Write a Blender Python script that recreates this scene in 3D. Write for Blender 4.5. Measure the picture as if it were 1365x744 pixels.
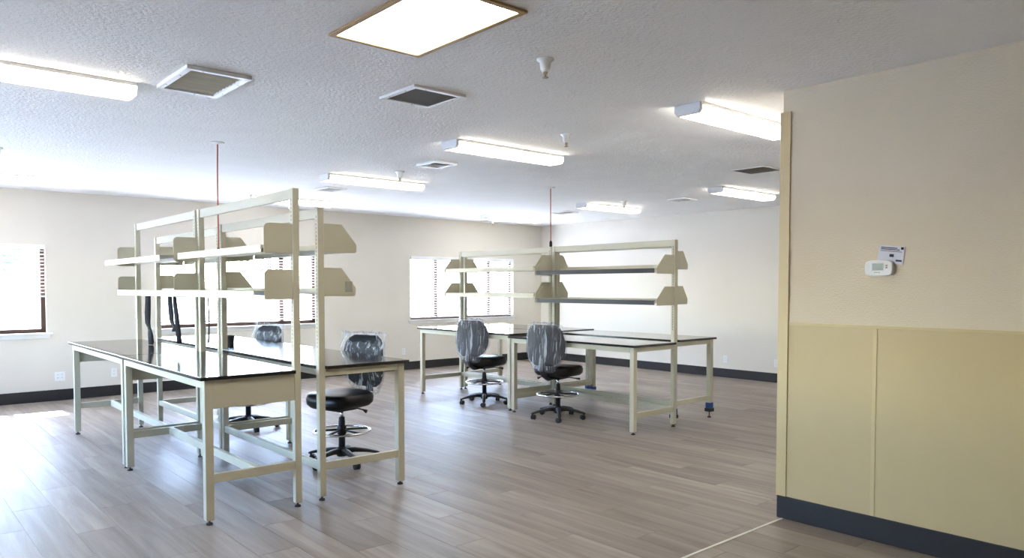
import bpy, bmesh, math, random
from mathutils import Vector, Matrix, noise
random.seed(7)
for o in list(bpy.data.objects): bpy.data.objects.remove(o)
scene = bpy.context.scene
COL = scene.collection
PI = math.pi

# ------------------------------------------------------------------ camera
EYE = 1.44
YAW, PITCH, ROLL, FPX, CY = 0.7187, -0.0389, -0.0005, 990.3, 48.0
cyw, syw, cpt, spt = math.cos(YAW), math.sin(YAW), math.cos(PITCH), math.sin(PITCH)
F = Vector((syw*cpt, cyw*cpt, spt)); R0 = Vector((cyw, -syw, 0)); U0 = R0.cross(F)
Rv = R0*math.cos(ROLL) + U0*math.sin(ROLL); Uv = -R0*math.sin(ROLL) + U0*math.cos(ROLL)
cam_d = bpy.data.cameras.new('camera'); cam = bpy.data.objects.new('camera', cam_d); COL.objects.link(cam)
cam.matrix_world = Matrix(((Rv.x, Uv.x, -F.x, 0), (Rv.y, Uv.y, -F.y, 0), (Rv.z, Uv.z, -F.z, EYE), (0, 0, 0, 1)))
cam_d.sensor_width = 36; cam_d.sensor_fit = 'HORIZONTAL'
cam_d.lens = FPX/1365*36; cam_d.shift_y = CY/1365; cam_d.clip_start = 0.02; cam_d.clip_end = 400
scene.camera = cam
def project(p):
    d = Vector(p) - Vector((0, 0, EYE)); z = d.dot(F)
    if z <= 0.05: return None
    return 682.5 + FPX*d.dot(Rv)/z, 372 + CY - FPX*d.dot(Uv)/z, z

# ------------------------------------------------------------------ sky, sun, exposure
SKY, SUN, LAMP, TROFFER = 2.2, 28.0, 5.6, 8.5
w = bpy.data.worlds.new('sky'); scene.world = w; w.use_nodes = True
nt = w.node_tree; bg = nt.nodes['Background']
sk = nt.nodes.new('ShaderNodeTexSky'); sk.sky_type = 'NISHITA'; sk.sun_disc = False
sk.sun_elevation = math.radians(44); sk.sun_rotation = 0.0; sk.air_density = 1.0; sk.dust_density = 0.8; sk.ozone_density = 1.0
wb = nt.nodes.new('ShaderNodeVectorMath'); wb.operation = 'MULTIPLY'; wb.inputs[1].default_value = (.88, .925, 1.06)      # daylight seen with lamp white balance
nt.links.new(sk.outputs[0], wb.inputs[0]); nt.links.new(wb.outputs[0], bg.inputs[0]); bg.inputs[1].default_value = SKY
sd = bpy.data.lights.new('sun', 'SUN'); sun = bpy.data.objects.new('sun', sd); COL.objects.link(sun)
sd.energy = SUN; sd.angle = math.radians(0.6); sd.color = (0.92, 0.94, 1.0)
sun.rotation_euler = Vector((0.02, -math.cos(math.radians(44)), -math.sin(math.radians(44)))).to_track_quat('-Z', 'Y').to_euler()
sun.location = (3, 30, 30)
vs = scene.view_settings
vs.view_transform = 'Standard'; vs.look = 'None'; vs.gamma = 1.0; vs.use_curve_mapping = False
vs.exposure = 1.5

# ------------------------------------------------------------------ materials
MATS = {}
def lin(c): return tuple((x/12.92 if x <= .04045 else ((x+.055)/1.055)**2.4) for x in c)
def srgb(r, g, b): return lin((r/255, g/255, b/255))
def mat(name, col, rough=.5, metal=0., spec=.5, bump=0., bscale=60., var=0., vscale=8., emit=0., coat=0., stretch=None):
    if name in MATS: return MATS[name]
    m = bpy.data.materials.new(name); m.use_nodes = True; MATS[name] = m
    n = m.node_tree.nodes; l = m.node_tree.links; b = n['Principled BSDF']
    b.inputs['Base Color'].default_value = (*col, 1); b.inputs['Roughness'].default_value = rough
    b.inputs['Metallic'].default_value = metal; b.inputs['Specular IOR Level'].default_value = spec
    b.inputs['Coat Weight'].default_value = coat
    geo = n.new('ShaderNodeNewGeometry')
    vec = geo.outputs['Position']
    if stretch:
        mp = n.new('ShaderNodeMapping'); mp.inputs['Scale'].default_value = stretch
        l.new(vec, mp.inputs['Vector']); vec = mp.outputs[0]
    if var > 0:
        t = n.new('ShaderNodeTexNoise'); t.inputs['Scale'].default_value = vscale; t.inputs['Detail'].default_value = 4
        l.new(vec, t.inputs['Vector'])
        r = n.new('ShaderNodeValToRGB')
        r.color_ramp.elements[0].position = .3; r.color_ramp.elements[1].position = .7
        r.color_ramp.elements[0].color = (*[c*(1-var) for c in col], 1); r.color_ramp.elements[1].color = (*[min(1, c*(1+var)) for c in col], 1)
        l.new(t.outputs['Fac'], r.inputs[0]); l.new(r.outputs[0], b.inputs['Base Color'])
    if bump > 0:
        t = n.new('ShaderNodeTexNoise'); t.inputs['Scale'].default_value = bscale; t.inputs['Detail'].default_value = 3
        l.new(vec, t.inputs['Vector'])
        bp = n.new('ShaderNodeBump'); bp.inputs['Strength'].default_value = bump; bp.inputs['Distance'].default_value = .01
        l.new(t.outputs['Fac'], bp.inputs['Height']); l.new(bp.outputs[0], b.inputs['Normal'])
    if emit > 0:
        b.inputs['Emission Color'].default_value = (*col, 1); b.inputs['Emission Strength'].default_value = emit
    return m

M_wall = mat('painted_wall_cream', srgb(224, 218, 207), .7, bump=.25, bscale=110, var=.015, vscale=1.5)
M_part = mat('painted_wall_beige', srgb(228, 214, 189), .7, bump=.25, bscale=110, var=.015, vscale=1.5)
M_ceil = mat('knockdown_ceiling', srgb(248, 247, 246), .8, bump=.75, bscale=55, var=.02, vscale=3)
M_base = mat('charcoal_vinyl_base', srgb(44, 44, 46), .42, spec=.35, var=.04)
M_panel = mat('yellow_wall_panel', srgb(206, 185, 139), .45, bump=.06, bscale=260, var=.02, vscale=2)
M_panelt = mat('yellow_panel_trim', srgb(212, 192, 144), .4)
M_frame = mat('beige_powder_coat', srgb(198, 193, 170), .5, bump=.03, bscale=500, var=.01)
M_framein = mat('dark_slot', srgb(120, 118, 105), .6)
M_top = mat('black_resin_top', (.012, .012, .013), .10, spec=.6, var=.1, vscale=30)
M_foot = mat('dark_leveling_foot', srgb(58, 56, 52), .4, metal=.6)
M_blue = mat('blue_foam_wrap', srgb(52, 82, 150), .7, bump=.2)
M_black = mat('black_plastic', (.014, .014, .016), .42)
M_fabric = mat('black_upholstery', (.006, .006, .007), .36, spec=.4, bump=.04, bscale=300)
M_navy = mat('dark_back_fabric', (.010, .011, .018), .7, spec=.25, bump=.1, bscale=300)
M_strap = mat('black_strap_webbing', (.012, .011, .016), .75, bump=.2, bscale=400)
M_chrome = mat('chrome', (.75, .75, .77), .15, metal=1)
M_lip_dark = mat('dark_shelf_edge', srgb(34, 35, 42), .5)
M_white = mat('white_plastic', srgb(238, 238, 236), .4)
M_whitem = mat('white_painted_metal', srgb(236, 236, 234), .4)
M_grey = mat('light_grey_cap', srgb(228, 228, 230), .5)
M_lampframe = mat('tan_fixture_frame', srgb(178, 146, 100), .5, var=.05, vscale=20)
M_brown = mat('brown_window_frame', srgb(74, 50, 40), .45)
M_slat = mat('white_blind_slat', srgb(240, 241, 243), .5)
M_cord = mat('orange_cord', srgb(190, 108, 78), .5)
M_strip = mat('pale_metal_strip', srgb(225, 222, 212), .35)
M_grille = mat('grey_grille_mesh', srgb(120, 118, 112), .6, var=.15, vscale=150)
M_filter = mat('pleated_filter_media', srgb(205, 201, 184), .5, metal=.0, var=.12, vscale=14, stretch=(.4, 6, 1))
M_dark = mat('dark_duct', srgb(40, 38, 36), .8)
M_lcd = mat('grey_green_lcd', srgb(122, 132, 118), .25)
M_ink = mat('dark_print', srgb(58, 60, 74), .7)
M_paper = mat('white_paper', srgb(226, 226, 236), .8)
M_screw = mat('screw_metal', srgb(150, 150, 150), .35, metal=.8)
M_brass = mat('sprinkler_brass', srgb(170, 150, 130), .35, metal=.9)
M_diff = mat('lit_diffuser', (1.0, .94, .85), .5, emit=LAMP)
M_trof = mat('lit_panel_diffuser', (1.0, .92, .80), .5, emit=TROFFER)
M_ground = mat('pale_concrete', srgb(196, 194, 190), .9, var=.06, vscale=.6)
M_leaf = mat('tree_leaves', srgb(96, 118, 84), .7, var=.3, vscale=3)
M_bark = mat('tree_bark', srgb(96, 80, 66), .9, var=.2, vscale=12)
M_tag = mat('clear_tape', srgb(170, 168, 155), .2)

def mix_material(name, fac_nodes):
    m = bpy.data.materials.new(name); m.use_nodes = True; m.node_tree.nodes.clear(); MATS[name] = m
    fac_nodes(m.node_tree.nodes, m.node_tree.links); return m
def _glass(n, l):
    o = n.new('ShaderNodeOutputMaterial'); mx = n.new('ShaderNodeMixShader'); t = n.new('ShaderNodeBsdfTransparent')
    t.inputs[0].default_value = (.93, .96, .97, 1)
    g = n.new('ShaderNodeBsdfGlossy'); g.inputs['Roughness'].default_value = .02; f = n.new('ShaderNodeFresnel'); f.inputs[0].default_value = 1.3
    l.new(f.outputs[0], mx.inputs[0]); l.new(t.outputs[0], mx.inputs[1]); l.new(g.outputs[0], mx.inputs[2]); l.new(mx.outputs[0], o.inputs[0])
M_glass = mix_material('window_glass', _glass)
def _bag(n, l):
    o = n.new('ShaderNodeOutputMaterial'); tc = n.new('ShaderNodeTexCoord'); mp = n.new('ShaderNodeMapping')
    mp.inputs['Scale'].default_value = (34, 34, 4); l.new(tc.outputs['Object'], mp.inputs[0])
    t = n.new('ShaderNodeTexNoise'); t.inputs['Scale'].default_value = 1; t.inputs['Detail'].default_value = 5; t.inputs['Distortion'].default_value = .8
    l.new(mp.outputs[0], t.inputs['Vector'])
    r = n.new('ShaderNodeValToRGB'); r.color_ramp.elements[0].position = .50; r.color_ramp.elements[0].color = (.08, .08, .08, 1)
    r.color_ramp.elements[1].position = .70; r.color_ramp.elements[1].color = (.52, .52, .52, 1)
    l.new(t.outputs['Fac'], r.inputs[0])
    bp = n.new('ShaderNodeBump'); bp.inputs['Strength'].default_value = .9; bp.inputs['Distance'].default_value = .02; l.new(t.outputs['Fac'], bp.inputs['Height'])
    tr = n.new('ShaderNodeBsdfTransparent'); tr.inputs[0].default_value = (.96, .97, 1, 1)
    b = n.new('ShaderNodeBsdfPrincipled'); b.inputs['Base Color'].default_value = (.8, .84, .92, 1); b.inputs['Roughness'].default_value = .22
    b.inputs['Specular IOR Level'].default_value = .8; l.new(bp.outputs[0], b.inputs['Normal'])
    mx = n.new('ShaderNodeMixShader'); l.new(r.outputs[0], mx.inputs[0]); l.new(tr.outputs[0], mx.inputs[1]); l.new(b.outputs[0], mx.inputs[2]); l.new(mx.outputs[0], o.inputs[0])
M_bag = mix_material('clear_plastic_bag', _bag)

def plank_material(name, cols, W_, L_, x0, rough, grain=1.0):
    m = bpy.data.materials.new(name); m.use_nodes = True; MATS[name] = m
    n = m.node_tree.nodes; l = m.node_tree.links; b = n['Principled BSDF']
    geo = n.new('ShaderNodeNewGeometry'); sp = n.new('ShaderNodeSeparateXYZ'); l.new(geo.outputs['Position'], sp.inputs[0])
    def math_(op, a, bb=None):
        k = n.new('ShaderNodeMath'); k.operation = op
        for i, v in enumerate((a, bb)):
            if v is None: continue
            if isinstance(v, (int, float)): k.inputs[i].default_value = v
            else: l.new(v, k.inputs[i])
        return k.outputs[0]
    row = math_('FLOOR', math_('DIVIDE', math_('SUBTRACT', sp.outputs[0], x0), W_))
    off = math_('FRACT', math_('MULTIPLY', row, 0.381966))
    col_ = math_('FLOOR', math_('SUBTRACT', math_('DIVIDE', sp.outputs[1], L_), off))
    cb = n.new('ShaderNodeCombineXYZ'); l.new(row, cb.inputs[0]); l.new(col_, cb.inputs[1])
    wn = n.new('ShaderNodeTexWhiteNoise'); wn.noise_dimensions = '3D'; l.new(cb.outputs[0], wn.inputs['Vector'])
    # grain runs along the plank, shifted per plank
    sc = n.new('ShaderNodeVectorMath'); sc.operation = 'MULTIPLY'; sc.inputs[1].default_value = (11, .7, 1); l.new(geo.outputs['Position'], sc.inputs[0])
    sh = n.new('ShaderNodeVectorMath'); sh.operation = 'ADD'; l.new(sc.outputs[0], sh.inputs[0])
    s2 = n.new('ShaderNodeVectorMath'); s2.operation = 'SCALE'; s2.inputs['Scale'].default_value = 30; l.new(wn.outputs['Color'], s2.inputs[0]); l.new(s2.outputs[0], sh.inputs[1])
    t = n.new('ShaderNodeTexNoise'); t.inputs['Scale'].default_value = 1; t.inputs['Detail'].default_value = 6; t.inputs['Roughness'].default_value = .62; t.inputs['Distortion'].default_value = .6
    l.new(sh.outputs[0], t.inputs['Vector'])
    v = math_('ADD', math_('MULTIPLY', t.outputs['Fac'], .93*grain), math_('MULTIPLY', wn.outputs['Value'], .14))
    r = n.new('ShaderNodeValToRGB'); e = r.color_ramp.elements
    e[0].position = .30; e[0].color = (*cols[0], 1); e[1].position = .80; e[1].color = (*cols[2], 1)
    k = e.new(.55); k.color = (*cols[1], 1)
    l.new(v, r.inputs[0]); l.new(r.outputs[0], b.inputs['Base Color'])
    rr = math_('ADD', math_('MULTIPLY', t.outputs['Fac'], .12), rough - .06); l.new(rr, b.inputs['Roughness'])
    b.inputs['Specular IOR Level'].default_value = .5
    bp = n.new('ShaderNodeBump'); bp.inputs['Strength'].default_value = .12; bp.inputs['Distance'].default_value = .004; l.new(t.outputs['Fac'], bp.inputs['Height']); l.new(bp.outputs[0], b.inputs['Normal'])
    return m
PW, PL, PX0 = 0.2175, 1.22, 0.905
M_plank = plank_material('grey_oak_vinyl', [srgb(106, 96, 87), srgb(140, 128, 117), srgb(168, 157, 147)], PW, PL, PX0, .46)
TW, TL, TX0 = 0.20, 0.90, 4.09
M_tile = plank_material('taupe_plank_tile', [srgb(118, 107, 95), srgb(142, 131, 117), srgb(160, 149, 134)], TW, TL, TX0, .45, .9)
M_joint = mat('floor_joint', srgb(168, 160, 150), .7)
M_grout = mat('tile_grout', srgb(116, 106, 95), .8)

# ------------------------------------------------------------------ mesh helpers
class MB:
    def __init__(s): s.v = []; s.f = []; s.sm = []
    def _add(s, vs, fs, smooth=False):
        o = len(s.v); s.v += [tuple(v) for v in vs]
        for f in fs: s.f.append(tuple(i+o for i in f)); s.sm.append(smooth)
        return s
    def box(s, x0, x1, y0, y1, z0, z1):
        return s._add([(x0,y0,z0),(x1,y0,z0),(x1,y1,z0),(x0,y1,z0),(x0,y0,z1),(x1,y0,z1),(x1,y1,z1),(x0,y1,z1)],
                      [(0,3,2,1),(4,5,6,7),(0,1,5,4),(1,2,6,5),(2,3,7,6),(3,0,4,7)])
    def prism(s, pts, axis, a, b):
        """polygon pts in the plane across axis, extruded from a to b"""
        def mk(p, q):
            return {'x': (q, p[0], p[1]), 'y': (p[0], q, p[1]), 'z': (p[0], p[1], q)}[axis]
        n = len(pts); vs = [mk(p, a) for p in pts] + [mk(p, b) for p in pts]
        fs = [tuple(range(n))[::-1], tuple(range(n, 2*n))] + [(i, (i+1) % n, n+(i+1) % n, n+i) for i in range(n)]
        return s._add(vs, fs)
    def lathe(s, prof, c=(0,0,0), seg=20, smooth=True):
        vs = []; fs = []
        for r, z in prof:
            for k in range(seg):
                a = 2*PI*k/seg; vs.append((c[0]+r*math.cos(a), c[1]+r*math.sin(a), c[2]+z))
        for i in range(len(prof)-1):
            for k in range(seg):
                k2 = (k+1) % seg; fs.append((i*seg+k, i*seg+k2, (i+1)*seg+k2, (i+1)*seg+k))
        fs.append(tuple(range(seg))[::-1]); fs.append(tuple(range((len(prof)-1)*seg, len(prof)*seg)))
        return s._add(vs, fs, smooth)
    def tube(s, pts, r, seg=8, closed=False, flat=None):
        pts = [Vector(p) for p in pts]; n = len(pts); vs = []; fs = []
        for i, p in enumerate(pts):
            t = (pts[(i+1) % n] - pts[i-1]) if closed else (pts[min(i+1, n-1)] - pts[max(i-1, 0)])
            t.normalize(); ref = Vector((0,0,1)) if abs(t.z) < .9 else Vector((1,0,0))
            a = t.cross(ref).normalized(); b = a.cross(t).normalized()
            rr = r[i] if isinstance(r, (list, tuple)) else r
            for k in range(seg):
                an = 2*PI*k/seg; vs.append(p + a*math.cos(an)*rr*(flat or 1) + b*math.sin(an)*rr)
        m = n if closed else n-1
        for i in range(m):
            j = (i+1) % n
            for k in range(seg):
                k2 = (k+1) % seg; fs.append((i*seg+k, i*seg+k2, j*seg+k2, j*seg+k))
        if not closed: fs.append(tuple(range(seg))[::-1]); fs.append(tuple(range((n-1)*seg, n*seg)))
        return s._add(vs, fs, True)
    def mesh(s, name):
        me = bpy.data.meshes.new(name); me.from_pydata(s.v, [], s.f); me.polygons.foreach_set('use_smooth', s.sm)
        me.update()
        bm = bmesh.new(); bm.from_mesh(me); bmesh.ops.recalc_face_normals(bm, faces=bm.faces); bm.to_mesh(me); bm.free()
        return me
    def build(s, name, m, parent=None, bevel=0, org=None):
        me = s.mesh(name); me.materials.append(m)
        o = bpy.data.objects.new(name, me); COL.objects.link(o)
        base = Vector((0,0,0))
        q = parent
        while q is not None: base += q.location; q = q.parent
        if org is not None: rel = Vector(org)
        else:
            xs = [v.co for v in me.vertices]; lo = Vector((min(v.x for v in xs), min(v.y for v in xs), min(v.z for v in xs))); hi = Vector((max(v.x for v in xs), max(v.y for v in xs), 0))
            rel = Vector(((lo.x+hi.x)/2, (lo.y+hi.y)/2, lo.z))
        me.transform(Matrix.Translation(-rel))          # mesh is written in world metres, origin goes to its base
        o.location = rel - base if s_world else rel
        o.parent = parent
        if bevel:
            b = o.modifiers.new('bevel', 'BEVEL'); b.width = bevel; b.segments = 2; b.limit_method = 'ANGLE'; b.angle_limit = math.radians(40)
        return o
s_world = True
def tag(o, label, cat=None, group=None, kind=None):
    if label: o['label'] = label
    if cat: o['category'] = cat
    if group: o['group'] = group
    if kind: o['kind'] = kind
    return o
def thing(name, label, cat, loc, group=None, kind=None):
    o = bpy.data.objects.new(name, None); o.empty_display_size = .1; COL.objects.link(o); o.location = loc
    return tag(o, label, cat, group, kind)
def copy_tree(o, parent=None):
    c = o.copy(); COL.objects.link(c); c.parent = parent
    for ch in list(o.children): copy_tree(ch, c)
    return c

# ------------------------------------------------------------------ room shell
HC, YW, XR, XP, YP = 2.627, 10.80, 10.22, 4.272, 2.36
XL, XL2, YB, TH = -2.5, -1.5, -2.2, .16
WIN_Z0, WIN_Z1 = 0.86, 1.96
WINS = [(-.63, 1.73), (3.02, 5.38), (7.12, 9.48)]
def wall_with_holes(name, axis, pos0, pos1, a0, a1, holes, label):
    m = MB()
    def bx(p, q, z0, z1):
        if axis == 'x': m.box(p, q, pos0, pos1, z0, z1)
        else: m.box(pos0, pos1, p, q, z0, z1)
    cur = a0
    for h0, h1 in holes:
        bx(cur, h0, 0, HC); bx(h0, h1, 0, WIN_Z0); bx(h0, h1, WIN_Z1, HC); cur = h1
    bx(cur, a1, 0, HC)
    return tag(m.build(name, M_wall), label, 'wall', kind='structure')
wall_w = wall_with_holes('wall_back', 'x', YW, YW+TH, XL-TH, XR+TH, WINS, 'cream painted wall with the three blind-covered windows')
LWINS = [(4.4, 6.76), (7.5, 9.86)]
wall_l = wall_with_holes('wall_left', 'y', XL-TH, XL, YP-TH, YW, LWINS, 'cream side wall with two uncovered windows')
wall_r = tag(MB().box(XR, XR+TH, YP-TH, YW, 0, HC).build('wall_right', M_wall), 'plain pale wall behind the benches with two outlets', 'wall', kind='structure')
wall_p = tag(MB().box(XP, XP+TH, YB, YP, 0, HC).build('wall_partition', M_part), 'beige partition wall with yellow panels and thermostat', 'wall', kind='structure')
tag(MB().box(XP+TH, XR, YP-TH, YP, 0, HC).build('wall_front', M_wall), 'cream wall behind the partition corner', 'wall', kind='structure')
tag(MB().box(XL2-TH, XL2, YB, YP-TH, 0, HC).build('wall_entry', M_wall), 'cream wall of the entry area', 'wall', kind='structure')
tag(MB().box(XL, XL2, YP-TH, YP, 0, HC).build('wall_return', M_wall), 'cream return wall beside the entry area', 'wall', kind='structure')
tag(MB().box(XL2-TH, XP+TH, YB-TH, YB, 0, HC).build('wall_rear', M_wall), 'cream rear wall of the entry area', 'wall', kind='structure')
tag(MB().box(XL-TH, XR+TH, YB-TH, YW+TH, HC, HC+.12).build('ceiling', M_ceil), 'off-white knockdown textured ceiling', 'ceiling', kind='structure')

# baseboards
BH = .139
def baseboard(name, x0, x1, y0, y1, label): tag(MB().box(x0, x1, y0, y1, 0, BH).build(name, M_base, bevel=.004), label, 'baseboard', kind='structure')
baseboard('baseboard_back', XL, XR, YW-.012, YW, 'charcoal baseboard under the windows')
baseboard('baseboard_right', XR-.012, XR, YP, YW-.012, 'charcoal baseboard along the plain pale wall')
baseboard('baseboard_left', XL, XL+.012, YP, YW-.012, 'charcoal baseboard below the uncovered windows')
baseboard('baseboard_partition', XP-.014, XP, YB, YP+.002, 'charcoal baseboard under the yellow wall panels')
baseboard('baseboard_front', XP, XR-.012, YP, YP+.012, 'charcoal baseboard behind the partition corner')

# yellow wall panels on the partition (parts of the wall)
p0 = 2.306
for a, b in ((1.792, p0), (.575, 1.784), (-.642, .567), (-1.86, -.65)):
    tag(MB().box(XP-.004, XP, a, b, BH, 1.203).build('wall_panel', M_panel, wall_p), None)
for y in (1.788, .571, -.646): MB().box(XP-.007, XP, y-.012, y+.012, BH, 1.203).build('panel_batten', M_panelt, wall_p, bevel=.002)
MB().box(XP-.008, XP, -1.86, p0, 1.200, 1.218).build('panel_cap', M_panelt, wall_p, bevel=.002)
tag(MB().prism([(XP-.012, 2.306), (XP-.012, YP+.012), (XP+.05, YP+.012), (XP+.05, YP), (XP, YP), (XP, 2.306)], 'z', BH, 2.497).build('trim_1', M_panelt, bevel=.002),
    'tall yellow corner guard on the partition wall edge', 'trim', kind='structure')

# ------------------------------------------------------------------ floors, plank by plank
YT = 2.325          # pale strip between the two floorings
def plank_floor(name, label, x0, x1, y0, y1, W_, L_, X0, mp, mj, gap, limit):
    fl = tag(MB().box(x0, x1, y0, y1, -.08, -.0015).build(name, mj), label, 'floor', kind='structure')
    rows = range(math.floor((x0-X0)/W_), math.ceil((x1-X0)/W_)); full = None; lst = []
    for r in rows:
        off = (r*0.381966) % 1.0
        a, b = max(x0, X0+r*W_), min(x1, X0+(r+1)*W_)
        if b-a < .01: continue
        c = math.floor(y0/L_-off)
        while (c+off)*L_ < y1:
            p, q = max(y0, (c+off)*L_), min(y1, (c+1+off)*L_); c += 1
            if q-p < .01: continue
            u = [project((x, y, 0)) for x in (a, b) for y in (p, q)]
            u = [k for k in u if k]
            vis = bool(u) and min(k[0] for k in u) < 1365 and max(k[0] for k in u) > 0 and min(k[1] for k in u) < 744
            z = min((k[2] for k in u), default=99)
            if a < XP and q < YT+.1 and p < -.3: vis = False
            lst.append((0 if vis else 1, z, a, b, p, q))
    lst.sort(); rest = MB(); g = gap/2
    base = Vector(fl.location)
    for i, (nv, z, a, b, p, q) in enumerate(lst):
        if i < limit and not nv:
            if abs(b-a-W_) < 1e-4 and abs(q-p-L_) < 1e-4:
                if full is None:
                    full = MB().box(-W_/2+g, W_/2-g, -L_/2+g, L_/2-g, -.004, 0).mesh('plank'); full.materials.append(mp)
                o = bpy.data.objects.new('plank', full); COL.objects.link(o); o.parent = fl; o.location = Vector(((a+b)/2, (p+q)/2, 0)) - base
            else: MB().box(a+g, b-g, p+g, q-g, -.004, 0).build('plank', mp, fl)
        else: rest.box(a+g, b-g, p+g, q-g, -.004, 0)
    if rest.f: tag(rest.build('planks_beyond', mp, fl), None, kind='stuff')
    return fl
plank_floor('floor', 'grey-brown wood-look vinyl plank floor under the benches', XL, XR, YT, YW, PW, PL, PX0, M_plank, M_joint, .0022, 300)
plank_floor('floor_entry', 'taupe wood-look tile floor in front of the partition baseboard', XL2, XP, YB, YT, TW, TL, TX0, M_tile, M_grout, .003, 300)
tag(MB().prism([(YT-.009, 0), (YT+.009, 0), (YT+.006, .003), (YT-.006, .003)], 'x', XL2, XP-.015).build('trim_2', M_strip), 'thin pale transition strip between the two floors', 'trim', kind='structure')

# ------------------------------------------------------------------ windows and blinds
def window(n, a0, a1, axis, label, inner):
    """a0..a1 along the wall; axis x: wall at y=inner facing -y ; axis y: wall at x=inner facing +x"""
    mid = (a0+a1)/2; loc = (mid, inner, 0) if axis == 'x' else (inner, mid, 0)
    t = thing('window_%d' % n, label, 'window', loc, kind='structure')
    d0, d1 = .075, .135
    def bx(p, q, e0, e1, z0, z1, nm, m, par=t, bev=.003):
        k = MB()
        if axis == 'x': k.box(p, q, inner+e0, inner+e1, z0, z1)
        else: k.box(inner-e1, inner-e0, p, q, z0, z1)
        return k.build(nm, m, par, bevel=bev)
    bx(a0, a0+.05, d0, d1, WIN_Z0, WIN_Z1, 'jamb', M_brown); bx(a1-.05, a1, d0, d1, WIN_Z0, WIN_Z1, 'jamb', M_brown)
    bx(a0+.05, a1-.05, d0, d1, WIN_Z0, WIN_Z0+.05, 'bottom_rail', M_brown); bx(a0+.05, a1-.05, d0, d1, WIN_Z1-.05, WIN_Z1, 'head_rail', M_brown)
    m1, m2 = a0+.59, a1-.55
    for mm in (m1, m2): bx(mm-.035, mm+.035, d0, d1, WIN_Z0+.05, WIN_Z1-.05, 'mullion', M_brown)
    for p, q in ((a0+.05, m1-.035), (m1+.035, m2-.035), (m2+.035, a1-.05)): bx(p, q, .10, .104, WIN_Z0+.05, WIN_Z1-.05, 'pane', M_glass, bev=0)
    bx(a0-.06, a1+.06, -.035, d0, WIN_Z0-.022, WIN_Z0, 'sill', M_whitem)
    bx(a0-.03, a1+.03, -.012, 0, WIN_Z0-.07, WIN_Z0-.022, 'apron', M_whitem)
    return t
WL = ['window with half-raised white blind', 'window behind the benches with rounded brackets, blind almost down', 'window near the room corner with lowered white blind']
for i, (a, b) in enumerate(WINS): window(i+1, a, b, 'x', 'brown three-part ' + WL[i], YW)
for i, (a, b) in enumerate(LWINS): window(i+4, a, b, 'y', 'brown three-part uncovered side window', XL)
def blind(a0, a1, zbot, tilt, label):
    y = YW + .035
    t = thing('window_blind', label, 'blind', ((a0+a1)/2, y, WIN_Z1), group='white horizontal blinds')
    MB().box(a0+.004, a1-.004, YW-.018, YW+.06, WIN_Z1-.058, WIN_Z1-.001).build('headrail', M_slat, t, bevel=.003)
    z = WIN_Z1-.08; pitch = .043; sl = None; w_ = .024
    ca, sa = math.cos(tilt)*w_, math.sin(tilt)*w_
    me = None; k = 0
    while z > zbot+.03:
        if me is None:
            pts = [(-ca, sa-.0012), (0, .0012), (ca, -sa-.0012), (ca, -sa+.0012), (0, .0042), (-ca, sa+.0012)]
            me = MB().prism(pts, 'x', -(a1-a0)/2+.012, (a1-a0)/2-.012).mesh('slat'); me.materials.append(M_slat)
        o = bpy.data.objects.new('slat', me); COL.objects.link(o); o.parent = t; o.location = (0, 0, z-WIN_Z1)
        z -= pitch
    MB().box(a0+.012, a1-.012, y-.024, y+.024, zbot, zbot+.02).build('bottom_rail', M_slat, t, bevel=.003)
    for x in (a0+.16, (a0+a1)/2-.42, (a0+a1)/2+.42, a1-.16):
        MB().box(x-.0012, x+.0012, y-.027, y-.0255, zbot+.01, WIN_Z1-.06).build('ladder_cord', M_white, t)
    MB().tube([(a0+.07, YW-.022, WIN_Z1-.05), (a0+.07, YW-.024, zbot+.25)], .004, 6).build('tilt_wand', M_white, t)
blind(*WINS[0], 1.305, math.radians(7), 'white slatted blind raised half way, showing brown frame below')
blind(*WINS[1], .93, math.radians(7), 'white slatted blind behind the shelves with rounded brackets')
blind(*WINS[2], .885, math.radians(9), 'white slatted blind near the room corner behind slanted shelf brackets')

# ------------------------------------------------------------------ outside
tag(MB().box(-90, 110, YW+TH+.02, 150, -.35, -.2).build('ground', M_ground), 'pale sunlit concrete outside the windows', 'ground', kind='structure')
tag(MB().box(-90, XL-TH-.02, -60, YW+TH+.02, -.35, -.2).build('ground_side', M_ground), 'pale sunlit concrete outside the side windows', 'ground', kind='structure')
def tree(x, y, h, r, label, seed):
    t = thing('tree', label, 'tree', (x, y, -.2), group='trees outside the windows')
    MB().tube([(x, y, -.2), (x+.05, y, h*.3), (x, y+.1, h*.62)], [.16, .12, .06], 10).build('trunk', M_bark, t)
    rnd = random.Random(seed); m = MB()
    for k in range(1500):
        u = Vector((rnd.gauss(0, 1), rnd.gauss(0, 1), rnd.gauss(0, 1))).normalized()*(rnd.random()**.4)
        bump = 1 + .25*noise.noise(u*2.2)
        c = Vector((x, y, h*.66)) + Vector((u.x*r, u.y*r, u.z*h*.34))*bump
        a = Vector((rnd.gauss(0, 1), rnd.gauss(0, 1), rnd.gauss(0, 1))).normalized(); b = a.orthogonal().normalized(); s = rnd.uniform(.10, .2)
        m._add([c-a*s, c+b*s*.5, c+a*s, c-b*s*.5], [(0, 1, 2, 3)])
    tag(m.build('foliage', M_leaf, t), None, kind='stuff')
tree(2.4, 26, 5.2, 2.0, 'leafy tree outside the window with the half-raised blind', 1)
tree(14.5, 34, 6.0, 2.3, 'leafy tree outside the window behind the rounded shelf brackets', 2)

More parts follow.
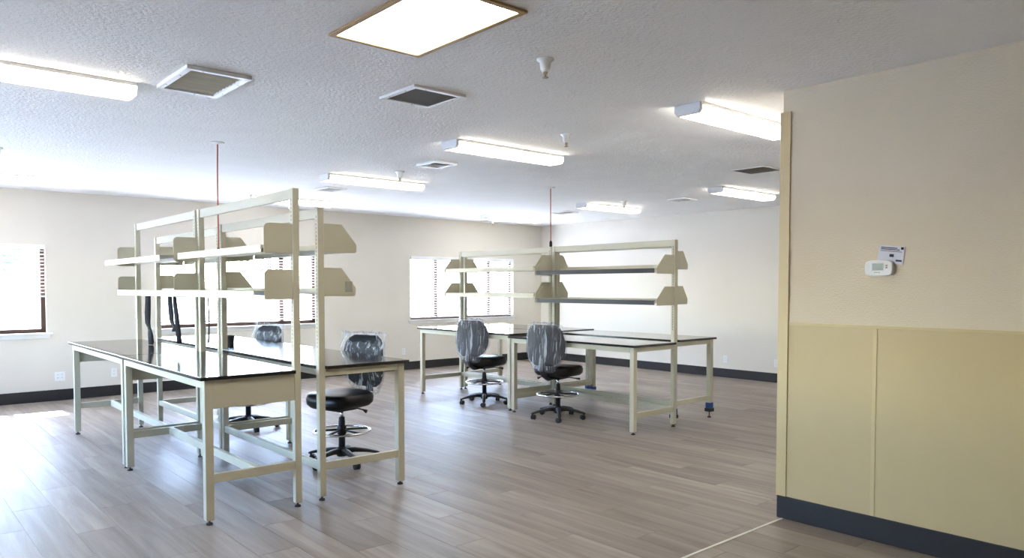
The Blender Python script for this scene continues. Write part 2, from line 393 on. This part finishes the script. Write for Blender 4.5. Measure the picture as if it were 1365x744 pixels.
# ------------------------------------------------------------------ lab benches
LG = .051          # leg tube
UP = .045          # upright tube
def bench(label, xf, xu, y0, y1, zt, zu, shelves, deep=False, mid=True, rounded=False, wraps=(), slots=True, z_st=(.20, .25)):
    s = 1 if xu > xf else -1           # +1: front faces -x
    t = thing('lab_bench', label, 'workbench', ((xf+xu)/2, (y0+y1)/2, 0), group='beige steel lab benches with black tops')
    h = LG/2; hu = UP/2
    def bx(xa, xb, *r): return MB().box(min(xa, xb), max(xa, xb), *r)
    # top
    xa, xb_, xc = xf-s*(h+.028), xu-s*(hu+.002), xu+s*hu
    MB().prism([(xa, y0-.05), (xb_, y0-.05), (xb_, y0+hu+.003), (xc, y0+hu+.003), (xc, y1-hu-.003), (xb_, y1-hu-.003), (xb_, y1+.05), (xa, y1+.05)], 'z', zt-.022, zt).build('tabletop', M_top, t, bevel=.002)
    zb = zt-.022
    # rails under the top
    bx(xf-s*h, xf+s*(h-.011), y0+h, y1-h, zb-.052, zb).build('front_rail', M_frame, t, bevel=.003)
    bx(xu-s*(hu+.002), xu-s*(hu+.03), y0+hu, y1-hu, zb-.052, zb).build('back_rail', M_frame, t, bevel=.003)
    for y, e in ((y0, -1), (y1, 1)):
        if deep: bx(xf+s*h, xu-s*(hu+.001), y+e*(h-.004), y+e*(h-.022), zb-.175, zb).build('end_apron', M_frame, t, bevel=.002)
        else: bx(xf+s*h, xu-s*(hu+.001), y-h*.8, y+h*.8, zb-.048, zb).build('end_rail', M_frame, t, bevel=.003)
    # legs and uprights
    def foot(x, y, par, z):
        MB().lathe([(.006, z+.01), (.006, .014), (.017, .013), (.021, .006), (.021, 0)], (x, y, 0), 14).build('leveling_foot', M_foot, par)
    for k, (x, y, is_up) in enumerate(((xf, y0, 0), (xf, y1, 0), (xu, y0, 1), (xu, y1, 1))):
        wr = k in wraps; z0 = .085 if wr else .028
        hh = hu if is_up else h
        o = MB().box(x-hh, x+hh, y-hh, y+hh, z0, zu if is_up else zb).build('upright' if is_up else 'leg', M_frame, t, bevel=.004)
        foot(x, y, o, z0)
        if wr:
            q = hh+.006
            tag(MB().box(x-q, x+q, y-q, y+q, .105, .165).build('foot_wrap', M_blue, o, bevel=.006), 'blue foam wrap')
            tag(MB().prism([(x-q-.006, y-q-.006), (x+q+.006, y-q-.006), (x+q+.006, y+q+.006), (x-q-.006, y+q+.006)], 'z', .066, .105).build('foot_band', M_black, o, bevel=.004), 'black band')
        if is_up and slots:
            m = MB(); z = zt+.12
            while z < zu-.06:
                for xs in (x-hh, x+hh):
                    m.box(xs-.0006, xs+.0006, y-.004, y+.004, z, z+.016)
                z += .0254
            tag(m.build('slot_column', M_framein, o), None, kind='stuff')
    # crossbar between the uprights
    MB().box(xu-.014, xu+.014, y0+hu, y1-hu, zu-.068, zu-.002).build('crossbar', M_frame, t, bevel=.003)
    # lower frame
    za, zc = z_st
    for y in (y0, y1): bx(xf+s*h, xu-s*hu, y-.016, y+.016, za, zc).build('end_stretcher', M_frame, t, bevel=.003)
    if mid: xm = (xf+xu)/2+.02; MB().box(xm-.016, xm+.016, y0+.016, y1-.016, za, zc).build('long_stretcher', M_frame, t, bevel=.003)
    else: MB().box(xu-.016, xu+.016, y0+hu, y1-hu, za, zc).build('long_stretcher', M_frame, t, bevel=.003)
    # shelves : (z bottom, front x, y start, y end, dark lip, end_plate front x)
    for (zs, xs, ya, yb, dark, xb) in shelves:
        back = xu-s*(hu+.002)
        m = MB(); pts = [(xs, zs), (xs, zs+.048), (back, zs+.048), (back, zs+.012), (back-s*.003, zs+.012), (back-s*.003, zs+.045), (xs+s*.003, zs+.045), (xs+s*.003, zs+.003), (xs+s*.02, zs+.003), (xs+s*.02, zs)]
        m.prism(pts, 'y', ya, yb)
        sh = m.build('shelf', M_frame, t)
        if dark: tag(bx(xs-s*.003, xs, ya+.004, yb-.004, zs+.001, zs+.047).build('shelf_edge', M_lip_dark, sh), 'dark grey front edge')
        hb = .185; wd = abs(back-xb)
        for ye, e in ((y0-.012, -1), (y1+.012, 1)):
            if rounded:
                r = .035; pts = [(back, zs-.003), (back, zs+hb)]
                for k in range(7):
                    a = PI/2*k/6; pts.append((xb+s*r-s*r*math.sin(a), zs+hb-r+r*math.cos(a)))
                pts.append((xb, zs-.003))
            else:
                pts = [(back, zs-.003), (back, zs+hb), (xb+s*wd*.46, zs+hb), (xb+s*.004, zs+.055), (xb, zs+.04), (xb+s*.004, zs-.003)]
            br = MB().prism(pts, 'y', min(ye, ye+e*.004), max(ye, ye+e*.004)).build('end_bracket', M_frame, sh)
            # bent tab that hooks on to the upright
            # lower flange seen as a thin ledge
            bx(xb+s*.01, back, min(ye, ye-e*.022), max(ye, ye-e*.022), zs-.006, zs-.003).build('bracket_flange', M_frame, sh)
    return t
GY = .115
A = bench('beige lab bench with deep end aprons and rounded shelf brackets, farther from the windows', 1.545, 2.112, 4.545, 6.305, .900, 2.070,
      [(1.655, 1.895, 4.57, 6.20, 0, 1.90), (1.362, 1.872, 4.63, 6.26, 0, 1.90)], deep=True, rounded=True, z_st=(.25, .305))
C = bench('beige lab bench with deep end aprons, black straps hanging off its shelf', 1.550, 2.118, 6.42, 8.195, .900, 2.072,
      [(1.648, 1.835, 6.47, 8.26, 0, 1.935), (1.355, 1.925, 6.45, 8.20, 0, 1.935)], deep=True, rounded=True, z_st=(.25, .305))
B = bench('beige lab bench with black top over a tucked-in stool, back to the rounded-bracket shelves', 2.915, 2.298, 4.572, 6.33, .908, 1.960,
      [(1.672, 2.567, 4.59, 6.31, 0, 2.567), (1.379, 2.56, 4.59, 6.31, 0, 2.56)], mid=False, z_st=(.203, .255))
D = bench('beige lab bench with slanted brackets, stool at its window-side half, nearer the windows', 2.925, 2.312, 6.445, 8.22, .908, 1.945,
      [(1.665, 2.575, 6.46, 8.20, 0, 2.575), (1.37, 2.575, 6.46, 8.20, 0, 2.575)], mid=False, z_st=(.203, .255))
Eb = bench('beige lab bench with dark-edged shelves and a wrapped stool at its front', 5.585, 6.222, 4.605, 6.345, .870, 1.910,
      [(1.570, 5.915, 4.615, 6.33, 1, 5.913), (1.250, 5.915, 4.615, 6.33, 1, 5.913)], mid=False, z_st=(.155, .210))
Fb = bench('beige lab bench with blue wraps on its feet, facing the plain wall', 6.965, 6.325, 4.675, 6.40, .882, 1.905,
      [(1.618, 6.52, 4.69, 6.385, 0, 6.525), (1.255, 6.52, 4.69, 6.385, 0, 6.525)], mid=False, wraps=(0, 1, 2, 3), z_st=(.195, .245))
Gb = bench('beige lab bench with white-edged shelves before the room-corner window, wrapped stool at its front', 5.625, 6.275, 6.46, 8.245, .892, 1.912,
      [(1.625, 6.0, 6.475, 8.23, 0, 6.0), (1.30, 6.0, 6.475, 8.23, 0, 6.0)], mid=False, z_st=(.19, .245))
Hb = bench('beige lab bench in the far corner of the room, behind the white-edged shelves', 7.0, 6.365, 6.515, 8.27, .892, 1.908,
      [(1.635, 6.605, 6.53, 8.255, 0, 6.61), (1.305, 6.605, 6.53, 8.255, 0, 6.61)], mid=False, wraps=(0,), z_st=(.19, .245))

# ------------------------------------------------------------------ stools
def superloop(w, d, n, ex=2.6):
    out = []
    for k in range(n):
        a = 2*PI*k/n; c, s_ = math.cos(a), math.sin(a)
        out.append((math.copysign(abs(c)**(2/ex), c)*w, math.copysign(abs(s_)**(2/ex), s_)*d))
    return out
def loft(loops, smooth=True):
    m = MB(); n = len(loops[0]); vs = [p for lp in loops for p in lp]; fs = []
    for i in range(len(loops)-1):
        for k in range(n): fs.append((i*n+k, i*n+(k+1) % n, (i+1)*n+(k+1) % n, (i+1)*n+k))
    fs.append(tuple(range(n))[::-1]); fs.append(tuple(range((len(loops)-1)*n, len(loops)*n)))
    return m._add(vs, fs, smooth)
BX = -.285
def back_half_width(q):      # q 0 bottom .. 1 top
    return .155 + .085*math.sin(min(1, q/.42)*PI/2) - .052*max(0, (q-.42)/.58)**2.0
def make_stool(bag_flare, seed):
    t = thing('drafting_stool', 'x', 'stool', (0, 0, 0))
    rnd = random.Random(seed)
    # seat cushion
    lp = []
    for q, z, sc in ((0, .470, .74), (1, .478, .88), (2, .505, .98), (3, .545, 1.0), (4, .570, .96), (5, .581, .83), (6, .583, .4)):
        lp.append([(x+.015-.0*z, y, z + (.012*((x/.235)**2) if q > 3 else 0) - (.018*max(0, x/.235)**3 if q < 7 else 0)) for x, y in superloop(.235*sc, .245*sc, 36, 3.0)])
    loft(lp).build('seat', M_fabric, t)
    MB().box(-.11, .11, -.09, .09, .436, .476).build('seat_plate', M_black, t, bevel=.01)
    MB().tube([(.03, -.08, .455), (.03, -.20, .450), (.05, -.25, .444)], [.006, .006, .013], 8).build('height_lever', M_black, t)
    MB().tube([(-.06, .08, .455), (-.06, .18, .447), (-.07, .215, .432)], [.006, .006, .016], 8).build('tilt_knob', M_black, t)
    # back support bar
    MB().tube([(-.06, 0, .455), (-.20, 0, .452), (-.285, 0, .50), (-.315, 0, .56), (-.300, 0, .64)], .024, 8, flat=1.4).build('back_bar', M_black, t)
    # backrest cushion
    lp = []
    n = 15
    for i in range(n):
        q = i/(n-1); z = .600 + .43*q
        e = math.sin(PI*min(max(q, 0), 1)); edge = min(1, (max(0, min(q, 1-q))/.10)**.5) if 0 < q < 1 else .25
        hw = back_half_width(q)*(.62+.38*edge); th = .034*(.35+.65*edge)
        curve = .022*math.sin(q*PI)       # lumbar swell
        lp.append([(BX + curve + px - .05*(y_/.22)**2*-1*.5, y_, z) for px, y_ in superloop(th, hw, 32, 2.3)])
    loft(lp).build('backrest', M_navy, t)
    # bag over the backrest
    lp = []; n = 30; m = 72; z0, z1 = .545, 1.055
    for i in range(n):
        q = i/(n-1); z = z0 + (z1-z0)*q
        qb = min(max((z-.60)/.43, 0), 1)
        hw = back_half_width(qb) + .016
        flare = bag_flare*max(0, (q-.30)/.70)**1.1
        hw = hw*(1-flare) + (.235+.03*bag_flare)*flare if bag_flare else hw
        if q < .12: hw *= .70+.30*q/.12
        th = .054*(1-.55*max(0, (q-.78)/.22)**1.5) if bag_flare < .3 else .054*(1-.93*max(0, (q-.74)/.26)**.8)
        th = max(th, .004)
        if bag_flare < .3 and q > .93: hw *= 1-.35*((q-.93)/.07)**2
        ring = []
        for k, (px, py) in enumerate(superloop(th, hw, m, 2.4)):
            an = 2*PI*k/m
            wv = noise.noise(Vector((math.cos(an)*5.5+seed*3, math.sin(an)*5.5, z*4.5)))
            wv2 = noise.noise(Vector((math.cos(an)*14, math.sin(an)*14+seed, z*9)))
            dsp = .010*wv + .005*wv2
            dx = .022*math.sin(qb*PI)
            ring.append((BX + dx + px*(1+dsp*6) + (.025*(py/.22)**2), py*(1+dsp*1.6), z + .012*wv*(1 if 0 < i < n-1 else 1.6)))
        lp.append(ring)
    tag(loft(lp).build('plastic_cover', M_bag, t), 'clear crinkled plastic bag')
    # column
    MB().lathe([(.027, .115), (.027, .34), (.024, .375), (.024, .38)], seg=16).build('column', M_black, t)
    MB().lathe([(.0135, .36), (.0135, .44)], seg=12).build('gas_lift', M_chrome, t)
    # foot ring
    fr = MB().tube([(.225*math.cos(2*PI*k/40), .225*math.sin(2*PI*k/40), .265) for k in range(40)], .0105, 8, closed=True).build('foot_ring', M_chrome, t)
    sp = MB()
    for k in range(5):
        a = 2*PI*k/5+.3; sp.tube([(.03*math.cos(a), .03*math.sin(a), .275), (.222*math.cos(a), .222*math.sin(a), .263)], .009, 6)
    sp.lathe([(.034, .238), (.038, .25), (.038, .295), (.034, .31)], seg=16)
    sp.build('ring_spider', M_black, fr)
    # five star base with castors
    MB().lathe([(.040, .06), (.046, .075), (.046, .115), (.034, .135)], seg=18).build('base_hub', M_black, t)
    for k in range(5):
        a = 2*PI*k/5; c, s_ = math.cos(a), math.sin(a)
        lp = []
        for r_, zz, hw, hh in ((.02, .100, .026, .026), (.10, .105, .024, .020), (.20, .092, .021, .015), (.285, .072, .019, .011), (.305, .066, .015, .008)):
            ring = []
            for px, py in superloop(hw, hh, 12, 3): ring.append((r_*c - px*s_, r_*s_ + px*c, zz + py))
            lp.append(ring)
        arm = loft(lp).build('base_arm', M_black, t)
        ca = a + rnd.uniform(-1.2, 1.2); dx, dy = math.cos(ca), math.sin(ca)
        cx, cy = .288*c, .288*s_
        cs = MB()
        cs.tube([(cx, cy, .075), (cx, cy, .048)], .009, 8)
        for e in (-1, 1):
            ax = Vector((-dy, dx, 0)); ctr = Vector((cx, cy, .027)) + ax*e*.013 - Vector((dx, dy, 0))*.012
            cs.tube([ctr-ax*.0095, ctr-ax*.007, ctr+ax*.007, ctr+ax*.0095], [.021, .027, .027, .021], 16)
        cs.build('castor', M_black, t)
    return t
def place(t, x, y, rot, label):
    t.location = (x, y, 0); t.rotation_euler = (0, 0, rot); tag(t, label, 'stool', 'drafting stools with bagged backrests')
r = math.radians
s2 = make_stool(1.0, 3); place(s2, 2.91, 5.43, r(180+14), 'black drafting stool with loosely bagged backrest beside the stretcher bench farther from windows')
s1 = copy_tree(s2); place(s1, 2.92, 7.40, r(180+12), 'black drafting stool with loosely bagged backrest nearest the brown window frames')
s4 = make_stool(.22, 5); place(s4, 5.675, 5.73, r(13), 'black drafting stool with tightly bagged backrest before the dark-edged shelves')
s3 = copy_tree(s4); place(s3, 5.715, 7.05, r(14), 'black drafting stool with tightly bagged backrest before the white-edged shelves')

# ------------------------------------------------------------------ ceiling lights
def wrap_light(x, y, label):
    t = thing('ceiling_light', label, 'ceiling light', (x, y, HC), group='wraparound ceiling lights')
    L, W_, H_ = 1.22, .20, .07
    MB().box(x-L/2+.03, x+L/2-.004, y-W_*.5-.004, y+W_*.5+.004, HC-.020, HC).build('housing', M_whitem, t)
    pts = [(y-W_*.485, HC-.020), (y-W_/2, HC-.026), (y-W_/2, HC-.044), (y-W_*.40, HC-H_), (y+W_*.40, HC-H_), (y+W_/2, HC-.044), (y+W_/2, HC-.026), (y+W_*.485, HC-.020)]
    MB().prism(pts, 'x', x-L/2+.03, x+L/2-.004).build('diffuser', M_diff, t)
    pts2 = [(p+(.005 if p > y else -.005), q-.002 if q < HC-.025 else HC-.001) for p, q in pts]
    tag(MB().prism(pts2, 'x', x-L/2, x-L/2+.03).build('end_cap', M_grey, t, bevel=.006), 'pale grey end cap')
    tag(MB().prism(pts2, 'x', x+L/2-.004, x+L/2).build('end_cap', M_whitem, t), None)
    return t
for x, y, lb in ((4.684, 2.925, 'by the partition wall corner'), (4.23, 4.917, 'above the aisle between the two bench islands, beside two sprinklers'), (4.312, 7.26, 'with a sprinkler hanging before it and a white vent beyond'),
                 (.633, 4.84, 'next to the big pleated return grille'), (.856, 9.51, 'closest to the window with half-raised blind'), (8.372, 7.38, 'with a sprinkler beside it, between two dark vents'),
                 (8.339, 5.14, 'beside the dark mesh grille, close to the plain wall'), (8.428, 9.64, 'closest to the room corner above the lowered blind'), (4.42, 9.60, 'above the window behind the rounded shelf brackets')):
    wrap_light(x, y, 'lit white wraparound ceiling light ' + lb)
# recessed square light with tan frame
t = thing('recessed_light', 'bright recessed ceiling panel light with tan frame', 'ceiling light', (1.937, 2.82, HC))
x0, x1, y0, y1 = 1.682, 2.193, 2.402, 3.235; fw = .028
for a, b, c, d in ((x0, x1, y0, y0+fw), (x0, x1, y1-fw, y1), (x0, x0+fw, y0+fw, y1-fw), (x1-fw, x1, y0+fw, y1-fw)): MB().box(a, b, c, d, HC-.012, HC).build('frame_bar', M_lampframe, t, bevel=.002)
MB().box(x0+fw, x1-fw, y0+fw, y1-fw, HC-.006, HC-.001).build('diffuser', M_trof, t)

# ------------------------------------------------------------------ ceiling grilles and vents
def grille(x0, x1, y0, y1, kind, label, th=.018, fw=.035):
    t = thing('ceiling_vent', label, 'vent', ((x0+x1)/2, (y0+y1)/2, HC), group='ceiling vents and grilles')
    fr = MB()
    for a, b, c, d in ((x0, x1, y0, y0+fw), (x0, x1, y1-fw, y1), (x0, x0+fw, y0+fw, y1-fw), (x1-fw, x1, y0+fw, y1-fw)): fr.box(a, b, c, d, HC-th, HC)
    f = fr.build('frame', M_whitem, t, bevel=.003)
    if kind in ('pleat', 'mesh'):
        for px, py in ((x0+.25*(x1-x0), y0+fw/2), (x0+.6*(x1-x0), y1-fw/2), (x0+fw/2, y0+.3*(y1-y0)), (x0+fw/2, y0+.75*(y1-y0)), (x1-fw/2, y0+.3*(y1-y0)), (x1-fw/2, y0+.75*(y1-y0))):
            MB().lathe([(.004, -.002), (.005, 0)], (px, py, HC-th), 8).build('screw', M_screw, f)
    if kind == 'pleat':
        MB().box(x0+fw, x1-fw, y0+fw, y1-fw, HC-.004, HC-.001).build('backing', M_dark, t)
        m = MB(); k = 9; dy = (y1-y0-2*fw)/k
        for i in range(k):
            ya = y0+fw+i*dy
            m._add([(x0+fw, ya, HC-.004), (x1-fw, ya, HC-.004), (x1-fw, ya+dy/2, HC-.013), (x0+fw, ya+dy/2, HC-.013), (x1-fw, ya+dy, HC-.004), (x0+fw, ya+dy, HC-.004)], [(0, 1, 2, 3), (3, 2, 4, 5)])
        tag(m.build('filter', M_filter, t), 'grey pleated filter')
    elif kind == 'mesh':
        MB().box(x0+fw, x1-fw, y0+fw, y1-fw, HC-.004, HC-.001).build('backing', M_dark, t)
        m = MB(); n1 = 26
        for i in range(1, n1):
            m.box(x0+fw+(x1-x0-2*fw)*i/n1-.0035, x0+fw+(x1-x0-2*fw)*i/n1+.0035, y0+fw, y1-fw, HC-.010, HC-.006)
            m.box(x0+fw, x1-fw, y0+fw+(y1-y0-2*fw)*i/n1-.002, y0+fw+(y1-y0-2*fw)*i/n1+.002, HC-.012, HC-.010)
        tag(m.build('mesh_grid', M_grille, t), None, kind='stuff')
    else:
        MB().box(x0+fw, x1-fw, y0+fw, y1-fw, HC-.003, HC-.001).build('backing', M_dark, t)
        ym = (y0+y1)/2
        for i in range(6):
            yy = y0+fw+(i+.5)*(y1-y0-2*fw)/6; sg = -1 if yy < ym else 1; hw = .009
            MB()._add([(x0+fw, yy-hw, HC-.010+sg*.006), (x1-fw, yy-hw, HC-.010+sg*.006), (x1-fw, yy+hw, HC-.010-sg*.006), (x0+fw, yy+hw, HC-.010-sg*.006),
                       (x0+fw, yy-hw, HC-.0085+sg*.006), (x1-fw, yy-hw, HC-.0085+sg*.006), (x1-fw, yy+hw, HC-.0085-sg*.006), (x0+fw, yy+hw, HC-.0085-sg*.006)],
                      [(0, 3, 2, 1), (4, 5, 6, 7), (0, 1, 5, 4), (1, 2, 6, 5), (2, 3, 7, 6), (3, 0, 4, 7)]).build('louver', M_whitem, t)
grille(1.338, 1.692, 4.165, 4.715, 'pleat', 'large white-framed ceiling return grille with pleated filter', .022, .034)
grille(2.472, 2.855, 3.697, 4.090, 'mesh', 'square white-framed ceiling grille with grey mesh beyond the tan-framed light', .016, .034)
grille(4.09, 4.36, 5.778, 6.094, 'supply', 'white louvered ceiling vent between the two aisle lights')
grille(4.20, 4.465, 8.13, 8.47, 'supply', 'white louvered ceiling vent closer to the windows, past the aisle light with sprinkler')
grille(6.72, 7.09, 3.905, 4.29, 'mesh', 'dark mesh ceiling grille near the partition corner', .010, .022)
grille(8.33, 8.62, 6.005, 6.30, 'supply', 'white louvered ceiling vent close to the plain wall')
grille(8.38, 8.66, 8.28, 8.64, 'supply', 'small louvered ceiling vent close to the room corner')

# ------------------------------------------------------------------ sprinklers
def sprinkler(x, y, label):
    t = thing('sprinkler', label, 'sprinkler', (x, y, HC), group='white ceiling sprinklers')
    MB().lathe([(.046, 0), (.046, -.006), (.030, -.016), (.026, -.050), (.020, -.066)], (x, y, HC), 20).build('cup', M_white, t)
    MB().lathe([(.010, -.060), (.012, -.074), (.006, -.078), (.004, -.092), (.017, -.094), (.017, -.097)], (x, y, HC), 14).build('head', M_brass, t)
    for s_ in (-1, 1): MB().tube([(x+s_*.010, y, HC-.068), (x+s_*.013, y, HC-.08), (x+s_*.003, y, HC-.092)], .0018, 6).build('yoke_arm', M_brass, t)
for x, y, lb in ((2.725, 2.849, 'beside the tan-framed recessed light'), (4.18, 4.132, 'by the long light above the aisle, before the first louvered vent'), (4.236, 6.61, 'just in front of the second aisle light'),
                 (8.045, 6.818, 'in front of the light near the plain wall'), (8.55, 10.3, 'close to the room corner'), (4.72, 10.3, 'above the window behind the rounded brackets'), (.90, 7.72, 'above the floor near the window with half-raised blind')):
    sprinkler(x, y, 'white pendent ceiling sprinkler ' + lb)

# ------------------------------------------------------------------ orange power cords dropping from the ceiling
def power_cord(pts, label):
    x, y = pts[0][0], pts[0][1]
    t = thing('power_cord', label, 'cord', (x, y, HC))
    P = [Vector(p) for p in pts]; out = []
    for i in range(len(P)-1):
        a, b, c, d = P[max(i-1, 0)], P[i], P[i+1], P[min(i+2, len(P)-1)]
        for k in range(8):
            q = k/8; out.append(.5*((2*b)+(c-a)*q+(2*a-5*b+4*c-d)*q*q+(3*b-a-3*c+d)*q**3))
    out.append(P[-1])
    MB().tube(out, .006, 8).build('cable', M_cord, t)
    MB().lathe([(.055, 0), (.055, -.004), (.045, -.008), (.012, -.010), (.010, -.016)], (x, y, HC), 20).build('ceiling_plate', M_white, t)
    e = P[-1]; MB().lathe([(.016, -.06), (.018, -.05), (.018, -.01), (.010, .012)], e, 12).build('connector', M_foot, t)
power_cord([(2.244, 6.26, HC), (2.240, 6.262, 2.3), (2.243, 6.27, 2.0), (2.250, 6.29, 1.83), (2.252, 6.30, 1.748)], 'orange power cord dropping from ceiling between the rounded-bracket benches')
power_cord([(6.278, 6.47, HC), (6.279, 6.469, 2.3), (6.278, 6.465, 1.975)], 'orange power cord dropping from ceiling to the benches with dark-edged shelves')

# ------------------------------------------------------------------ black straps hanging from the shelves
def strap(pts, wd, label):
    m = MB(); n = len(pts); th = .004; vs = []; fs = []
    for i, (x, y, z, tw) in enumerate(pts):
        c, s_ = math.cos(tw), math.sin(tw); a = Vector((s_*wd/2, c*wd/2, 0)); b = Vector((c*th, -s_*th, 0))*.5
        p = Vector((x, y, z)); vs += [p-a-b, p+a-b, p+a+b, p-a+b]
    for i in range(n-1):
        for k in range(4): fs.append((i*4+k, i*4+(k+1) % 4, i*4+4+(k+1) % 4, i*4+4+k))
    fs += [(3, 2, 1, 0), (4*n-4, 4*n-3, 4*n-2, 4*n-1)]
    m._add(vs, fs, True)
    return tag(m.build('cable_strap', M_strap, bevel=0, org=tuple(pts[0][:3])), label, 'strap', 'black straps under the rounded-bracket shelves')
strap([(1.985, 7.37, 1.358, -.55), (1.985, 7.37, 1.30, -.6), (1.982, 7.375, 1.2, -.7), (1.985, 7.39, 1.10, -.5), (1.99, 7.37, 1.06, -.2), (1.99, 7.33, 1.0, -.5), (1.992, 7.32, .93, -.6), (1.99, 7.325, .902, -.4)], .06, 'long black strap hanging from shelf to benchtop, alone beside the end upright')
strap([(1.99, 6.74, 1.358, -.5), (1.99, 6.73, 1.28, -.6), (1.99, 6.71, 1.2, -.7), (1.99, 6.69, 1.13, -.4), (1.992, 6.64, 1.09, -.2), (1.992, 6.63, 1.055, -.9)], .048, 'short black strap with ragged end, paired with a longer strap')
strap([(2.0, 6.64, 1.358, -.4), (2.0, 6.63, 1.28, -.6), (2.0, 6.60, 1.2, -.7), (2.0, 6.575, 1.1, -.9), (2.003, 6.56, 1.02, -1.1), (2.0, 6.53, .96, -1.2)], .042, 'longer twisted black strap, paired with a short ragged one')
strap([(2.145, 6.255, 1.36, .1), (2.146, 6.25, 1.28, 0), (2.147, 6.245, 1.15, .1), (2.146, 6.25, 1.05, 0), (2.144, 6.262, .97, -.2)], .03, 'thin black strap hanging against an inner upright')
# small black cup on the bench top
t = thing('grommet_cup', 'small black plastic cup on the black benchtop near the inner uprights', 'cup', (2.55, 6.86, .909))
MB().lathe([(.026, 0), (.030, .004), (.034, .06), (.038, .068), (.038, .078), (.033, .078), (.029, .02), (.001, .018)], (2.55, 6.86, .909), 18).build('cup_body', M_black, t)
MB().lathe([(.036, .0), (.036, .003), (.020, .004)], (2.55, 6.86, .909), 18).build('cup_base', M_black, t)
# clear tape tag on a shelf end
t = thing('plastic_clip', 'crumpled clear plastic scrap stuck on the lower slanted shelf bracket', 'clip', (2.50, 4.553, 1.41))
m = MB()
for i in range(6):
    for j in range(5): pass
vs = [(2.475+.011*i, 4.5545-.010*abs(noise.noise(Vector((i*1.3, j*1.7, 2)))), 1.40+.018*j) for j in range(5) for i in range(6)]
fs = [(j*6+i, j*6+i+1, j*6+i+7, j*6+i+6) for j in range(4) for i in range(5)]
m._add(vs, fs, True); m.build('plastic_scrap', M_tag, t)

# ------------------------------------------------------------------ thermostat and its leaflet
t = thing('thermostat', 'white wall thermostat with small grey display above the yellow panels', 'thermostat', (XP, 1.767, 1.49))
yc, zc, hw, hh = 1.767, 1.538, .078, .046
pts = []
for k in range(40):
    a = 2*PI*k/40; c, s_ = math.cos(a), math.sin(a)
    pts.append((yc+math.copysign(abs(c)**.42, c)*hw, zc+math.copysign(abs(s_)**.55, s_)*hh))
MB().prism(pts, 'x', XP-.006, XP).build('wall_plate', M_white, t)
pts2 = [(yc+(p-yc)*.96, zc+(q-zc)*.96) for p, q in pts]
MB().prism(pts2, 'x', XP-.030, XP-.006).build('body', M_white, t, bevel=.005)
MB().box(XP-.0312, XP-.030, 1.7385, 1.8025, 1.524, 1.567).build('display_bezel', M_grey, t)
tag(MB().box(XP-.032, XP-.0312, 1.7415, 1.7995, 1.527, 1.564).build('display', M_lcd, t), 'grey-green display')
for zz in (1.541, 1.552): MB().prism([(1.718, zz-.004), (1.728, zz-.004), (1.728, zz+.004), (1.718, zz+.004)], 'x', XP-.032, XP-.030).build('button', M_grille, t)
for ya, yb in ((1.788, 1.779), (1.777, 1.768), (1.766, 1.757)): MB().box(XP-.0308, XP-.030, yb, ya, 1.513, 1.5155).build('print_mark', M_ink, t)
t = thing('leaflet', 'white printed leaflet tucked behind the thermostat', 'leaflet', (XP, 1.71, 1.56))
ang = r(-7)
def lq(u, v):                      # u to the right on the wall (-y), v up
    c, s_ = math.cos(ang), math.sin(ang); return (1.785-(u*c-v*s_), 1.572+(u*s_+v*c))
def lrect(u0, u1, v0, v1, d0, d1, nm, m): return MB().prism([lq(u0, v0), lq(u1, v0), lq(u1, v1), lq(u0, v1)], 'x', XP-d1, XP-d0).build(nm, m, t)
lrect(0, .138, 0, .098, .0045, .006, 'page', M_paper)
lrect(.002, .136, .002, .096, .002, .0040, 'page', M_paper)
for v0, u0, u1, h_ in ((.083, .012, .098, .005), (.0745, .012, .112, .005), (.066, .012, .125, .0028)): lrect(u0, u1, v0, v0+h_, .006, .0064, 'print_line', M_ink)
lrect(.117, .131, .080, .094, .006, .0064, 'print_mark', MATS['dark_duct'])
lrect(.062, .085, .036, .052, .006, .0064, 'print_block', M_ink)
lrect(.098, .130, .014, .024, .006, .0064, 'print_block', M_ink)

# ------------------------------------------------------------------ outlets
def outlet(p, axis, label, wide=.07, n=1):
    t = thing('wall_outlet', label, 'outlet', p, group='white wall outlets')
    def bx(u0, u1, z0, z1, d0, d1, nm, m, par=t):
        k = MB()
        if axis == 'x': k.box(p[0]+u0, p[0]+u1, p[1]-d1, p[1]-d0, p[2]+z0, p[2]+z1)
        else: k.box(p[0]-d1, p[0]-d0, p[1]+u0, p[1]+u1, p[2]+z0, p[2]+z1)
        return k.build(nm, m, par, bevel=.001)
    bx(-wide/2, wide/2, -.058, .058, 0, .006, 'cover_plate', M_white)
    for i in range(n):
        c = (i-(n-1)/2)*.046
        for z in (-.02, .02):
            f = bx(c-.016, c+.016, z-.013, z+.013, .006, .008, 'receptacle', M_whitem)
            for e in (-.006, .006): bx(c+e-.0012, c+e+.0012, z-.003, z+.006, .008, .0085, 'slot', M_dark, f)
outlet((1.857, YW, .305), 'x', 'wide double white wall outlet by the end of the window-side bench', .115, 2)
outlet((2.475, YW, .305), 'x', 'single white wall outlet under the bench with hanging straps')
outlet((6.97, YW, .32), 'x', 'white wall outlet between the two blind windows, by the loosely bagged stool')
outlet((XR, 6.574, .29), 'y', 'white wall outlet on the plain wall past the blue foot wraps')
outlet((XR, 5.705, .29), 'y', 'white wall outlet on the plain wall beside the yellow corner guard')
